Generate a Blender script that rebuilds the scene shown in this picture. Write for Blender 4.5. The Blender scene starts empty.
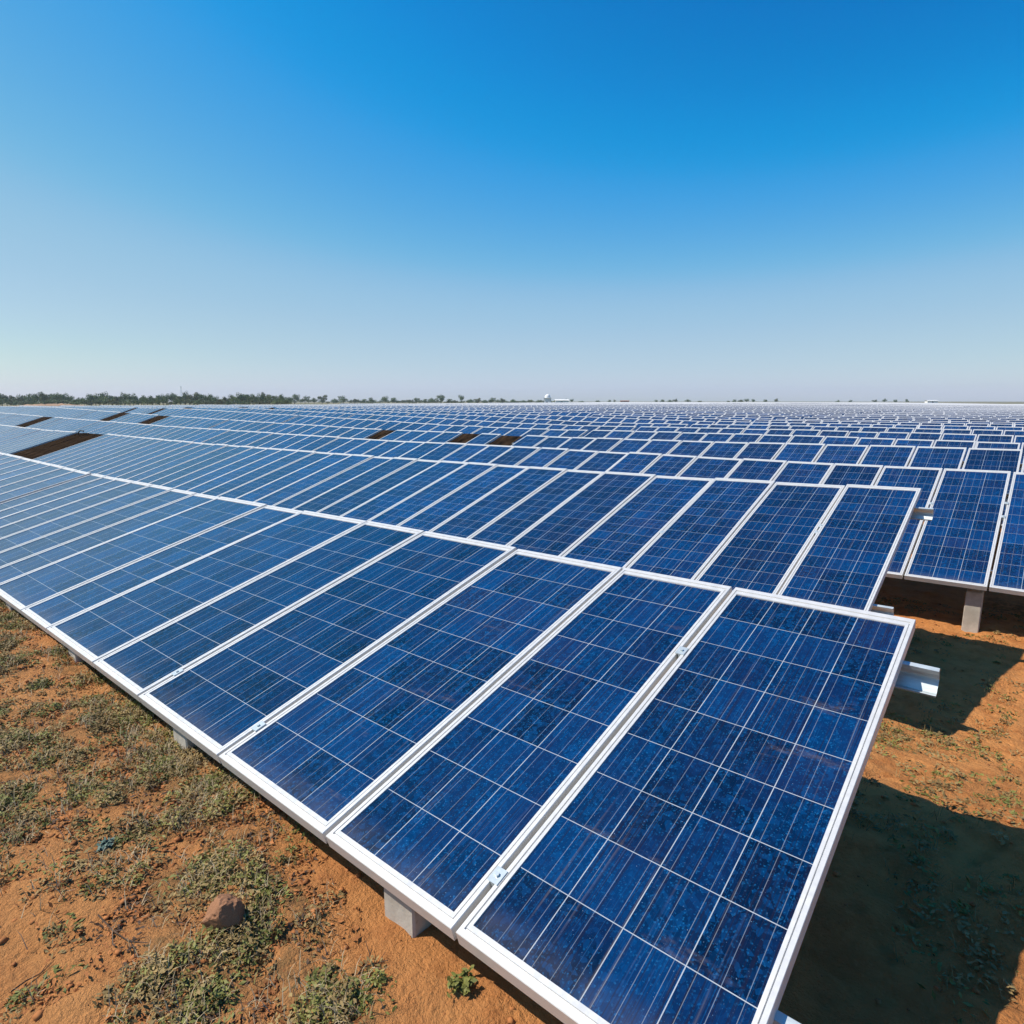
import bpy, math, random
import numpy as np
from mathutils import Vector, Matrix, Euler, noise

random.seed(7); rng = np.random.default_rng(7)
R = math.radians
SC = bpy.context.scene
COL = SC.collection

# ------------------------------------------------------------------ camera
FPX = 631.19; YAW = -0.70157; PITCH = 0.17403
cy_, sy_ = math.cos(YAW), math.sin(YAW); cp_, sp_ = math.cos(PITCH), math.sin(PITCH)
RT = Vector((cy_, -sy_, 0)); FW = Vector((sy_*cp_, cy_*cp_, -sp_)); UP = RT.cross(FW)
cam = bpy.data.cameras.new("camera"); camo = bpy.data.objects.new("camera", cam); COL.objects.link(camo)
camo.matrix_world = Matrix(((RT.x, UP.x, -FW.x, 0), (RT.y, UP.y, -FW.y, 0), (RT.z, UP.z, -FW.z, 0), (0, 0, 0, 1)))
cam.sensor_width = 36; cam.lens = 36*FPX/1024; cam.clip_start = .05; cam.clip_end = 5000
SC.camera = camo

# ------------------------------------------------------------------ light
SUN_AZ, SUN_EL = -128.4, 52.9
w = bpy.data.worlds.new("World"); SC.world = w; w.use_nodes = True
wn, wl = w.node_tree.nodes, w.node_tree.links
sky = wn.new('ShaderNodeTexSky'); sky.sky_type = 'NISHITA'; sky.sun_disc = False
sky.sun_elevation = R(SUN_EL); sky.sun_rotation = R(SUN_AZ % 360)
sky.altitude = 0; sky.air_density = 1.0; sky.dust_density = .35; sky.ozone_density = 4.0
SKY_S = 0.12
mul = wn.new('ShaderNodeVectorMath'); mul.operation = 'SCALE'; mul.inputs['Scale'].default_value = SKY_S
cur = wn.new('ShaderNodeRGBCurve'); div = wn.new('ShaderNodeVectorMath'); div.operation = 'SCALE'; div.inputs['Scale'].default_value = 1/SKY_S
cur.mapping.extend = 'HORIZONTAL'
SKY_CURVES = ((0, [(0, 0), (0.1144, 0.0018), (0.1441, 0.0037), (0.162, 0.0091), (0.1812, 0.0395), (0.2122, 0.0931), (0.2462, 0.1559), (0.305, 0.2874), (0.3763, 0.3613), (0.4452, 0.4179), (0.5776, 0.5089), (0.8308, 0.7305), (1.0, 0.956)]), (1, [(0, 0), (0.0452, 0.0212), (0.1878, 0.1441), (0.2423, 0.2307), (0.2747, 0.2918), (0.3372, 0.3712), (0.4793, 0.5271), (0.5972, 0.5906), (0.7305, 0.6724), (1.0, 0.9131)]), (2, [(0, 0), (0.0452, 0.0452), (0.305, 0.402), (0.4342, 0.6038), (0.4969, 0.7084), (0.5711, 0.7605), (0.6867, 0.7605), (0.7758, 0.7605), (1.0, 0.8714)]))
for ci, pts in SKY_CURVES:
    cv = cur.mapping.curves[ci]
    for q, (a, b) in enumerate(pts):
        if q == 0: cv.points[0].location = (a, b)
        elif q == len(pts)-1: cv.points[-1].location = (a, b)
        else: cv.points.new(a, b)
for cv in cur.mapping.curves:
    for p_ in cv.points: p_.handle_type = 'AUTO_CLAMPED'
cur.mapping.update()
wl.new(sky.outputs[0], mul.inputs[0]); wl.new(mul.outputs[0], cur.inputs['Color']); wl.new(cur.outputs[0], div.inputs[0]); wl.new(div.outputs[0], wn['Background'].inputs[0])
wn['Background'].inputs[1].default_value = SKY_S*.84
sl = bpy.data.lights.new("sun", 'SUN'); sl.energy = 5.0; sl.angle = R(0.6); sl.color = (1, .93, .83)
so = bpy.data.objects.new("sun", sl); COL.objects.link(so)
sd = Vector((math.sin(R(SUN_AZ))*math.cos(R(SUN_EL)), math.cos(R(SUN_AZ))*math.cos(R(SUN_EL)), math.sin(R(SUN_EL))))
so.rotation_euler = sd.to_track_quat('Z', 'Y').to_euler(); so.location = (-20, 0, 30)
SC.view_settings.view_transform = 'Standard'; SC.view_settings.look = 'None'
SC.view_settings.exposure = 0.25; SC.view_settings.gamma = 1.0; SC.view_settings.use_curve_mapping = False
SC.cycles.max_bounces = 6

# ------------------------------------------------------------------ helpers
def at(px, py, z):
    """a point of the place at height z, from a measured position"""
    v = RT*((px-512)/FPX) - UP*((py-512)/FPX) + FW
    return v*(z/v.z)
def away(px, depth, z=0):
    v = RT*((px-512)/FPX) + Vector((sy_, cy_, 0))
    p = v*depth; p.z = z; return p
def tag(o, label=None, cat=None, group=None, kind=None):
    for k, v in (('label', label), ('category', cat), ('group', group), ('kind', kind)):
        if v: o[k] = v
    return o
def empty(name, loc=(0, 0, 0), rz=0):
    o = bpy.data.objects.new(name, None); o.location = loc; o.rotation_euler.z = rz
    o.empty_display_size = .2; COL.objects.link(o); return o
def link(name, me, parent=None, loc=None, rot=None):
    o = bpy.data.objects.new(name, me); COL.objects.link(o)
    if parent: o.parent = parent
    if loc is not None: o.location = loc
    if rot is not None: o.rotation_euler = rot
    return o
class MB:
    def __init__(s): s.v = []; s.f = []; s.m = []; s.uv = {}
    def quad(s, pts, m=0, uv=None):
        b = len(s.v); s.v += [tuple(p) for p in pts]; s.f.append(tuple(range(b, b+len(pts)))); s.m.append(m)
        if uv: s.uv[len(s.f)-1] = uv
    def box(s, x0, x1, y0, y1, z0, z1, m=0, M=None):
        P = [Vector((x, y, z)) for z in (z0, z1) for y in (y0, y1) for x in (x0, x1)]
        if M is not None: P = [M @ p for p in P]
        b = len(s.v); s.v += [tuple(p) for p in P]
        for f in ((0, 2, 3, 1), (4, 5, 7, 6), (0, 1, 5, 4), (2, 6, 7, 3), (0, 4, 6, 2), (1, 3, 7, 5)):
            s.f.append(tuple(b+i for i in f)); s.m.append(m)
    def rings(s, rr, m=0, closed_top=False):
        b = len(s.v); n = len(rr[0])
        for r in rr: s.v += [tuple(p) for p in r]
        for i in range(len(rr)-1):
            for j in range(n):
                k = (j+1) % n
                s.f.append((b+i*n+j, b+i*n+k, b+(i+1)*n+k, b+(i+1)*n+j)); s.m.append(m)
        if closed_top:
            s.f.append(tuple(b+(len(rr)-1)*n+j for j in range(n))); s.m.append(m)
    def strip(s, prof, p0, p1, th=.003, m=0):
        """thin folded sheet: profile (y,z) points swept from x=p0 to x=p1"""
        pr = [Vector((0, a, b)) for a, b in prof]; outs = []
        for i, p in enumerate(pr):
            d = (pr[min(i+1, len(pr)-1)]-pr[max(i-1, 0)]).normalized(); nrm = Vector((0, -d.z, d.y))
            outs.append(p+nrm*th)
        loop = pr+outs[::-1]
        A = [(p0, q.y, q.z) for q in loop]; B = [(p1, q.y, q.z) for q in loop]
        b = len(s.v); s.v += A+B; n = len(loop)
        for j in range(n):
            k = (j+1) % n; s.f.append((b+j, b+k, b+n+k, b+n+j)); s.m.append(m)
        h = len(pr)
        for j in range(h-1):
            for off in (0, n):
                s.f.append((b+off+j, b+off+j+1, b+off+n-2-j, b+off+n-1-j)); s.m.append(m)
    def tube(s, pts, r, n=6, m=0, r1=None):
        pts = [Vector(p) for p in pts]; rr = []
        for i, p in enumerate(pts):
            d = (pts[min(i+1, len(pts)-1)]-pts[max(i-1, 0)]).normalized()
            a = d.cross(Vector((0, 0, 1)));  a = a.normalized() if a.length > .01 else Vector((1, 0, 0)); c = d.cross(a)
            q = r if r1 is None else r+(r1-r)*i/(len(pts)-1)
            rr.append([p+a*q*math.cos(2*math.pi*k/n)+c*q*math.sin(2*math.pi*k/n) for k in range(n)])
        s.rings(rr, m, True)
    def mesh(s, name, mats, smooth=False):
        me = bpy.data.meshes.new(name); me.from_pydata(s.v, [], s.f)
        for mt in mats: me.materials.append(mt)
        me.polygons.foreach_set('material_index', s.m)
        if s.uv:
            L = me.uv_layers.new(name='UVMap')
            for fi, uv in s.uv.items():
                for li, c in zip(me.polygons[fi].loop_indices, uv): L.data[li].uv = c
        if smooth: me.polygons.foreach_set('use_smooth', [True]*len(me.polygons))
        me.update(); return me
def mesh_np(name, V, F, mats, midx=None, smooth=False):
    me = bpy.data.meshes.new(name); V = np.asarray(V, np.float32); F = np.asarray(F, np.int32)
    n = F.shape[1]
    me.vertices.add(len(V)); me.vertices.foreach_set('co', V.ravel())
    me.loops.add(F.size); me.loops.foreach_set('vertex_index', F.ravel())
    me.polygons.add(len(F)); me.polygons.foreach_set('loop_start', np.arange(0, F.size, n, dtype=np.int32))
    for mt in mats: me.materials.append(mt)
    if midx is not None: me.polygons.foreach_set('material_index', np.asarray(midx, np.int32))
    if smooth: me.polygons.foreach_set('use_smooth', np.ones(len(F), bool))
    me.update(calc_edges=True); me.validate(); return me

# ------------------------------------------------------------------ materials
class NT:
    def __init__(s, name):
        s.m = bpy.data.materials.new(name); s.m.use_nodes = True; s.t = s.m.node_tree
        s.b = s.t.nodes['Principled BSDF']
    def n(s, typ, **kw):
        o = s.t.nodes.new('ShaderNode'+typ)
        for k, v in kw.items():
            if k.startswith('i_'):
                o.inputs[k[2:].replace('_', ' ')].default_value = v
            else: setattr(o, k, v)
        return o
    def l(s, a, b): s.t.links.new(a, b)
    def math(s, op, a, b=None, c=None):
        o = s.t.nodes.new('ShaderNodeMath'); o.operation = op
        for i, q in enumerate((a, b, c)):
            if q is None: continue
            if isinstance(q, (int, float)): o.inputs[i].default_value = q
            else: s.l(q, o.inputs[i])
        return o.outputs[0]
    def mix(s, f, a, b):
        o = s.t.nodes.new('ShaderNodeMix'); o.data_type = 'RGBA'
        for i, q in ((0, f), (6, a), (7, b)):
            if isinstance(q, (int, float)): o.inputs[i].default_value = q
            elif isinstance(q, tuple): o.inputs[i].default_value = (*q, 1) if len(q) == 3 else q
            else: s.l(q, o.inputs[i])
        return o.outputs[2]
    def noise(s, vec, scale, detail=3, rough=.5, dim='3D'):
        o = s.n('TexNoise'); o.noise_dimensions = dim
        o.inputs['Scale'].default_value = scale; o.inputs['Detail'].default_value = detail; o.inputs['Roughness'].default_value = rough
        if vec is not None: s.l(vec, o.inputs['Vector'])
        return o.outputs['Fac']
    def ramp(s, f, a, b, lo=0., hi=1.):
        o = s.n('MapRange'); s.l(f, o.inputs[0]); o.inputs[1].default_value = a; o.inputs[2].default_value = b
        o.inputs[3].default_value = lo; o.inputs[4].default_value = hi; o.interpolation_type = 'SMOOTHSTEP'; return o.outputs[0]
    def bump(s, h, strength, dist=.01):
        o = s.n('Bump'); o.inputs['Strength'].default_value = strength; o.inputs['Distance'].default_value = dist
        s.l(h, o.inputs['Height']); s.l(o.outputs[0], s.b.inputs['Normal'])
    def set(s, **kw):
        for k, v in kw.items():
            i = s.b.inputs[k.replace('_', ' ')]
            if isinstance(v, (int, float)): i.default_value = v
            elif isinstance(v, tuple): i.default_value = (*v, 1)
            else: s.l(v, i)
        return s.m

def cell_material(name, module_lines=False, ncell=3, streaky=.5):
    k = NT(name)
    uv = k.n('UVMap', uv_map='UVMap').outputs[0]
    sep = k.n('SeparateXYZ'); k.l(uv, sep.inputs[0]); U, V = sep.outputs[0], sep.outputs[1]
    tc = k.n('TexCoord').outputs['Object']; oi = k.n('ObjectInfo').outputs['Random']
    off = k.n('CombineXYZ'); k.l(k.math('MULTIPLY', oi, 37.), off.inputs[0]); k.l(k.math('MULTIPLY', oi, 91.), off.inputs[1])
    va = k.n('VectorMath', operation='ADD'); k.l(tc, va.inputs[0]); k.l(off.outputs[0], va.inputs[1]); P = va.outputs[0]
    fu, fv = k.math('FLOOR', U), k.math('FLOOR', V)
    cid = k.n('CombineXYZ'); k.l(fu, cid.inputs[0]); k.l(fv, cid.inputs[1]); k.l(k.math('MULTIPLY', oi, 53.), cid.inputs[2])
    wnz = k.n('TexWhiteNoise', noise_dimensions='3D'); k.l(cid.outputs[0], wnz.inputs[0])
    r1 = wnz.outputs['Value']; sc = k.n('SeparateColor'); k.l(wnz.outputs['Color'], sc.inputs[0])
    base = k.mix(k.ramp(r1, .1, .95), (.0005, .0070, .026), (.0008, .0270, .100))
    base = k.mix(k.ramp(sc.outputs[1], .86, .97, 0, .55), base, (.013, .016, .055))
    # polycrystal flakes
    vo = k.n('TexVoronoi', i_Scale=85.); k.l(P, vo.inputs['Vector'])
    s2 = k.n('SeparateColor'); k.l(vo.outputs['Color'], s2.inputs[0])
    base = k.mix(k.ramp(s2.outputs[0], .35, 1., 0, .48), base, (.0015, .058, .190))
    vo2 = k.n('TexVoronoi', i_Scale=300.); k.l(P, vo2.inputs['Vector'])
    s3 = k.n('SeparateColor'); k.l(vo2.outputs['Color'], s3.inputs[0])
    base = k.mix(k.ramp(s3.outputs[1], .84, 1., 0, .45), base, (.010, .14, .34))
    cl = k.noise(P, 7.5, 4, .6); base = k.mix(k.ramp(cl, .40, .68, 0, .65), base, (.004, .018, .075))
    # fine drawn-out grain along the slope, in some cells reddish
    mp = k.n('Mapping'); k.l(P, mp.inputs[0]); mp.inputs['Scale'].default_value = (230, 1.6, 1)
    st = k.noise(mp.outputs[0], 1., 3, .6)
    base = k.mix(k.ramp(st, .50, .68, 0, streaky), base, (.011, .008, .018))
    mp2 = k.n('Mapping'); k.l(P, mp2.inputs[0]); mp2.inputs['Scale'].default_value = (360, 3, 1)
    st2 = k.noise(mp2.outputs[0], 1., 2, .6)
    base = k.mix(k.ramp(st2, .58, .76, 0, .5*streaky), base, (.012, .11, .30))
    tone = k.math('MULTIPLY_ADD', oi, .6, .72); tv = k.n('VectorMath', operation='SCALE'); k.l(base, tv.inputs[0]); k.l(tone, tv.inputs['Scale']); base = tv.outputs[0]
    # lines
    pu = k.math('PINGPONG', U, .5); pv = k.math('PINGPONG', V, .5)
    gu = k.math('LESS_THAN', pu, .0078); gv = k.math('LESS_THAN', pv, .0062)
    fr = k.math('FRACT', U); bb = k.math('PINGPONG', k.math('SUBTRACT', k.math('MULTIPLY', fr, 3.), .5), .5)
    gb = k.math('MULTIPLY', k.math('LESS_THAN', bb, .015), .34)
    line = k.math('MAXIMUM', k.math('MAXIMUM', gu, gv), gb)
    lc = k.mix(k.noise(P, 9, 2), (.24, .28, .32), (.50, .52, .53))
    base = k.mix(line, base, lc)
    # dust film and specks
    du = k.noise(P, 2.3, 5, .6); base = k.mix(k.ramp(du, .35,   .8, .0, .010), base, (.16, .22, .30))
    sp = k.noise(P, 260, 1); base = k.mix(k.ramp(sp, .735, .80, 0, .45), base, (.25, .38, .55))
    mp3 = k.n('Mapping'); k.l(P, mp3.inputs[0]); mp3.inputs['Scale'].default_value = (1.6, 5.5, 1)
    sm = k.noise(mp3.outputs[0], 1.4, 6, .72); base = k.mix(k.ramp(sm, .61, .78, 0, .36), base, (.24, .17, .12))
    mp4 = k.n('Mapping'); k.l(P, mp4.inputs[0]); mp4.inputs['Scale'].default_value = (90, 1.6, 1)
    dr = k.noise(mp4.outputs[0], 1., 3, .6); base = k.mix(k.ramp(dr, .60, .76, 0, .20), base, (.26, .21, .17))
    edge = k.math('MULTIPLY', k.ramp(V, 0, .55, 1, 0), k.ramp(cl, .3, .7, .25, 1)); base = k.mix(k.math('MULTIPLY', edge, .10), base, (.40, .34, .27))
    if module_lines:
        mu = k.math('LESS_THAN', k.math('MULTIPLY', k.math('PINGPONG', U, ncell/2.), 1.), .16)
        base = k.mix(mu, base, (.62, .64, .66))
    k.set(Base_Color=base, Roughness=k.ramp(du, .3, .8, .07, .15), IOR=1.5)
    k.b.inputs['Specular IOR Level'].default_value = .5
    k.b.inputs['Sheen Weight'].default_value = .05; k.b.inputs['Sheen Roughness'].default_value = .35
    return k.m
M = {}
M['cells'] = cell_material('polycrystalline_cells', streaky=.75)
M['cells_far'] = cell_material('polycrystalline_cells_far', True)
def metal(name, c, rough=.38, met=.55, nz=.06, s=40):
    k = NT(name); tc = k.n('TexCoord').outputs['Object']
    mp = k.n('Mapping'); k.l(tc, mp.inputs[0]); mp.inputs['Scale'].default_value = (1, 1, 6)
    a = k.noise(mp.outputs[0], s, 4, .65); b = k.noise(tc, 3, 4, .6)
    col = k.mix(k.ramp(a, .3, .8), tuple(x*(1-nz) for x in c), tuple(min(1, x*(1+nz)) for x in c))
    col = k.mix(k.ramp(b, .55, .8, 0, .25), col, tuple(x*f for x, f in zip(c, (.80, .74, .64))))
    k.set(Base_Color=col, Metallic=met, Roughness=k.ramp(a, .2, .9, rough*.8, rough*1.25)); return k.m
M['alu'] = metal('anodised_aluminium', (.64, .63, .605), .42, .22)
M['galv'] = metal('galvanised_steel', (.58, .64, .64), .36, .4, .12, 22)
M['back'] = NT('white_backsheet').set(Base_Color=(.55, .56, .56), Roughness=.6)
k = NT('concrete'); tc = k.n('TexCoord').outputs['Object']
a = k.noise(tc, 9, 6, .65); b = k.noise(tc, 70, 3, .6)
c = k.mix(k.ramp(a, .3, .75), (.34, .305, .25), (.51, .47, .40)); c = k.mix(k.ramp(b, .6, .8, 0, .5), c, (.18, .16, .14))
k.set(Base_Color=c, Roughness=.9); k.bump(b, .35, .004); M['concrete'] = k.m
k = NT('cable_black'); M['cable'] = k.set(Base_Color=(.012, .012, .013), Roughness=.5)

k = NT('orange_soil'); tc = k.n('TexCoord').outputs['Object']
lit = k.n('Attribute', attribute_name='litter').outputs['Fac']
a = k.noise(tc, .9, 6, .6); b = k.noise(tc, 9, 8, .68); d = k.noise(tc, 85, 5, .7); e = k.noise(tc, .05, 5, .6)
c = k.mix(k.ramp(a, .3, .72), (.570, .215, .062), (.730, .325, .105))
c = k.mix(k.ramp(b, .42, .68, 0, .60), c, (.430, .135, .034))
c = k.mix(k.ramp(d, .52, .74, 0, .45), c, (.70, .33, .12))
f = k.noise(tc, 26, 6, .75)
lm_ = k.math('MULTIPLY', k.ramp(lit, .25, .9, 0, .8), k.ramp(f, .40, .66))
c = k.mix(lm_, c, k.mix(k.ramp(d, .4, .65), (.095, .048, .018), (.300, .160, .060)))
c = k.mix(k.math('MULTIPLY', k.ramp(lit, .2, 1.), k.ramp(b, .45, .62, 0, .6)), c, (.14, .100, .035))
c = k.mix(k.ramp(e, .42, .62, 0, .30), c, (.42, .27, .13))
dist = k.n('VectorMath', operation='LENGTH'); k.l(tc, dist.inputs[0])
c = k.mix(k.ramp(dist.outputs['Value'], 120, 210), c, k.mix(k.ramp(k.noise(tc, .03, 6, .7), .4, .6), (.10, .105, .045), (.26, .21, .12)))
k.set(Base_Color=c, Roughness=.95); k.b.inputs['Specular IOR Level'].default_value = .15
hh = k.math('ADD', k.math('MULTIPLY', b, 1.), k.math('ADD', k.math('MULTIPLY', f, .7), k.math('MULTIPLY', d, .3)))
k.bump(hh, 1., .045); M['soil'] = k.m
def plain(name, c0, c1, scale=30, rough=.85, sub=0):
    k = NT(name); tc = k.n('TexCoord').outputs['Object']; a = k.noise(tc, scale, 3, .6)
    k.set(Base_Color=k.mix(k.ramp(a, .3, .7), c0, c1), Roughness=rough); k.b.inputs['Specular IOR Level'].default_value = .25
    return k.m
M['clod'] = plain('soil_clod', (.20, .075, .024), (.44, .17, .055), 8)
M['green'] = plain('weed_leaf', (.085, .100, .020), (.230, .215, .055), 9, .6)
M['olive'] = plain('dry_weed_leaf', (.150, .100, .035), (.310, .215, .085), 9, .7)
M['straw'] = plain('dry_straw', (.30, .22, .12), (.50, .40, .25), 12, .7)
M['twig'] = plain('dry_twig', (.045, .028, .018), (.13, .08, .05), 20)
M['bluegreen'] = plain('blue_green_leaf', (.07, .12, .10), (.13, .19, .15), 30, .6)
k = NT('painted_gap_shade'); tc = k.n('TexCoord').outputs['Object']
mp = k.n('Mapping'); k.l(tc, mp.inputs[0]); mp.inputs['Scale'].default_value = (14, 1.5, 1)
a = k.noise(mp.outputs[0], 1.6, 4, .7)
M['gap_shade'] = k.m; k.set(Base_Color=k.mix(k.ramp(a, .42, .62), (.003, .003, .003), (.055, .034, .020)), Roughness=1.); k.b.inputs['Specular IOR Level'].default_value = 0.  # shade and lit soil of an open gap, painted as black with brown streaks
M['rock'] = plain('brown_rock', (.17, .075, .035), (.36, .18, .095), 34)
M['crown'] = plain('tree_leaf', (.060, .105, .030), (.130, .180, .055), .9, .7)
M['crown_b'] = plain('tree_leaf_pale', (.075, .095, .035), (.140, .160, .070), .9, .7)
M['bark'] = plain('bark', (.07, .05, .035), (.12, .09, .06), 6)
M['white'] = plain('white_render', (.72, .72, .70), (.82, .82, .80), 1)
M['dark'] = plain('dark_opening', (.02, .02, .025), (.03, .03, .035), 1)
M['brick'] = plain('rusty_sheet', (.22, .10, .06), (.30, .14, .09), 2)
M['bank'] = plain('bank_earth', (.26, .155, .085), (.40, .25, .15), .35)

# ------------------------------------------------------------------ the lie of the land
TILT = {1: R(15.25), 2: R(18.0)}; LEN = {1: 1.48, 2: 1.57, 3: 2.0}
def tilt(r): return TILT.get(r, R(20))
def length(r): return LEN.get(r, 1.95)
PITCH_ROW = 2.55
def ytop(r): return {1: 2.195, 2: 4.95, 3: 7.475}.get(r, 7.26+PITCH_ROW*(r-3))
def rise(x, y): return min(.3, .018*max(0., -x-14+.3*(min(y, 20)-10))) if y > 8 else 0.
PROF = {1: ([-16, -11.5, -7.6, -5.1, -2.9, -1.8, -.81, -.25], [-.72, -.72, -.745, -.72, -.68, -.67, -.66, -.652]),
        2: ([-30, -26.7, -20.8, -17.4, -11.9, -6.8, -4.17, -2.1, -.63], [-.76, -.77, -.79, -.745, -.75, -.71, -.68, -.645, -.602]),
        3: ([-45, -29, -24, -19, -16, -9.9, -5.25, -1.7, 0], [-.45, -.59, -.63, -.67, -.67, -.69, -.655, -.65, -.62]),
        4: ([-60, -39, -24.7, -22.3, -13.3, -7, -3.8, -.24], [-.30, -.30, -.53, -.56, -.67, -.665, -.63, -.57])}
for q_, f_ in ((2, .955), (3, 1.03)): PROF[q_] = ([a*f_ for a in PROF[q_][0]], [a*f_ for a in PROF[q_][1]])
def ztop(r, x):
    if r in PROF: return float(np.interp(x, *PROF[r]))
    return -.62-.05*float(np.interp(x, [-16, -10, -4], [0, 1, 0]))+rise(x, ytop(r))
def smooth(t): t = min(1, max(0, t)); return t*t*(3-2*t)
def zground_raw(x, y):
    near = -1.17-.23*smooth((y-.93)/.5)
    far = -1.70+.9*rise(x, max(y, 8.1))*smooth((y-7)/4)
    return near+(far-near)*smooth((y-2.3)/1.5)
def ground(x, y):
    """large shape of the soil with small mounds"""
    return zground_raw(x, y)+(.035-.019*smooth((y-.9)/.5))*noise.noise(Vector((x*.9, y*.9, 3)))+.012*noise.noise(Vector((x*3.3, y*3.3, 7)))
BLOB = [(at(px, py, -1.18), r_, s_) for px, py, r_, s_ in (
    (60, 690, .95, 1.), (0, 660, 1.2, 1.), (150, 735, .38, .9), (95, 790, .45, .9), (20, 760, .55, .9), (190, 800, .26, .8),
    (215, 870, .20, 1.), (255, 930, .16, 1.), (185, 960, .14, .9), (240, 990, .14, .9), (300, 1010, .12, .8), (130, 880, .10, .6),
    (330, 1024, .10, .8), (200, 1024, .16, .8), (60, 930, .05, .5), (40, 1000, .06, .4), (300, 870, .07, .5), (75, 870, .05, .5))]
def litter(x, y):
    s = 0.
    for c_, r_, a_ in BLOB:
        d = math.hypot(x-c_.x, y-c_.y)/r_
        if d < 1.6: s = max(s, a_*(1-smooth((d-.45)/1.1)))
    if x < -4: s = max(s, .8)
    if y < -.3: s = max(s, .55)
    n = .5+.9*noise.noise(Vector((x*2.1, y*2.1, 11)))+.5*noise.noise(Vector((x*7, y*7, 2)))
    s = s*(.22+1.15*n)
    if y > 1.6:
        s = max(s, (.55+.9*noise.noise(Vector((x*1.3+5, y*1.3, 21)))-.24)*.95)
    return max(0., min(1., s))

# ------------------------------------------------------------------ ground
def axis(lo, d0, d1, hi, step):
    a = list(np.arange(d0, d1+step/2, step)); s = step; x = a[-1]
    while x < hi: s *= 1.22; x += s; a.append(x)
    s = step; x = a[0]; pre = []
    while x > lo: s *= 1.22; x -= s; pre.append(x)
    return np.array(pre[::-1]+a)
XS = axis(-1500, -6.5, 3.2, 1500, .026); YS = axis(-1500, -.6, 6.6, 1800, .026)
nx, ny = len(XS), len(YS)
V = np.empty((ny, nx, 3), np.float32); LT = np.zeros((ny, nx), np.float32)
for j, y in enumerate(YS):
    for i, x in enumerate(XS):
        x_, y_ = float(x), float(y)
        z = ground(x_, y_)
        if -8 < x_ < 5 and -2.5 < y_ < 9:
            l_ = litter(x_, y_); LT[j, i] = l_
            z += .020*noise.noise(Vector((x_*4.3, y_*4.3, 13)))+(.009+.012*l_)*noise.noise(Vector((x_*13, y_*13, 1)))+.007*(.3+l_)*noise.noise(Vector((x_*31, y_*31, 5)))
            q = noise.noise(Vector((x_*5.2+2, y_*5.2, 9))); z -= .012*max(0, 1-abs(q)*14)*(.4+.6*(l_ < .4))
        else: LT[j, i] = .6
        V[j, i] = (x_, y_, z)
idx = np.arange(nx*ny).reshape(ny, nx)
F = np.stack([idx[:-1, :-1], idx[:-1, 1:], idx[1:, 1:], idx[1:, :-1]], -1).reshape(-1, 4)
gm = mesh_np('ground', V.reshape(-1, 3), F, [M['soil']], smooth=True)
at_ = gm.attributes.new('litter', 'FLOAT', 'POINT'); at_.data.foreach_set('value', LT.ravel())
tag(link('ground', gm), kind='structure')
# low brown bank at the left edge of the field
mb = MB(); p0, p1 = away(15, 112), away(98, 122); n = 40
for i in range(n):
    a, b = [p0.lerp(p1, t) for t in (i/n, (i+1)/n)]; dv = (p1-p0).normalized(); nv = Vector((-dv.y, dv.x, 0))
    def prof(p, i):
        h = (.92+.25*noise.noise(Vector((i*.5, 2, 0))))*math.sin(math.pi*min(1, max(0, i/n))) ** .4 if 0 < i < n else 0
        return [(p+nv*o).to_tuple()[:2]+(-1.42+h*q,) for o, q in ((-4, 0), (-1.5, .8), (0, 1), (2, .9), (6, 0))]
    A, B = prof(a, i), prof(b, i+1)
    for q in range(4): mb.quad([A[q], B[q], B[q+1], A[q+1]])
tag(link('earth_bank', mb.mesh('earth_bank', [M['bank']], True)), kind='structure')

# ------------------------------------------------------------------ panel meshes
MRG = .031; TOPM = .044; MX = .0215; TH = .036
_frames, _glass = {}, {}
def frame_mesh(W, L):
    key = (round(W, 3), L)
    if key in _frames: return _frames[key]
    prof = [(.022, -TH), (0, -TH), (0, -.0015), (.0015, 0), (.0145, 0), (.0152, -.004), (.0180, -.004), (.0188, -.0006), (MRG-.001, -.0012), (MRG, -.006)]
    mb = MB()
    kx = MX/MRG; mb.rings([[(o*kx, o, z), (W-o*kx, o, z), (W-o*kx, L-o*TOPM/MRG, z), (o*kx, L-o*TOPM/MRG, z)] for o, z in prof], 0)
    _frames[key] = mb.mesh('panel_frame', [M['alu']]); return _frames[key]
def glass_mesh(W, L, nc, nr):
    key = (round(W, 3), L, nc, nr)
    if key in _glass: return _glass[key]
    mb = MB(); a, b, c, d = MX-.002, W-MX+.002, MRG-.002, L-TOPM+.002
    mb.quad([(a, c, -.0045), (b, c, -.0045), (b, d, -.0045), (a, d, -.0045)], 0, [(0, 0), (nc, 0), (nc, nr), (0, nr)])
    mb.quad([(a, c, -.0095), (a, d, -.0095), (b, d, -.0095), (b, c, -.0095)], 1)
    _glass[key] = mb.mesh('cell_glass', [M['cells'], M['back']]); return _glass[key]
def add_panel(root, x0, W, r, nc, nr, extra=0., g=None, bare=False):  # bare: adds the painted shade plate of a gap instead of a panel
    L = length(r); t = tilt(r)
    zt = ztop(r, x0+W/2); zl = zt-L*math.sin(t); yl = ytop(r)-L*math.cos(t)
    if g is None: g = (ztop(r, x0+W/2+.6)-ztop(r, x0+W/2-.6))/1.2
    loc = Vector((x0, yl, zl-g*W/2))-root.location
    rot = (t+extra+R(random.gauss(0, .12)), -math.atan(g)+R(random.gauss(0, .07)), 0)
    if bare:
        mb = MB(); mb.box(.0, W, .0, L, -.040, -.028); return link('gap_shade_plate', mb.mesh('gap_shade_plate', [M['gap_shade']]), root, loc, rot)  # plate filling a missing panel's gap, its shade painted in
    p = link('solar_panel', frame_mesh(W, L), root, loc, rot)
    link('cell_glass', glass_mesh(W, L, nc, nr), p)
    return p
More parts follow.
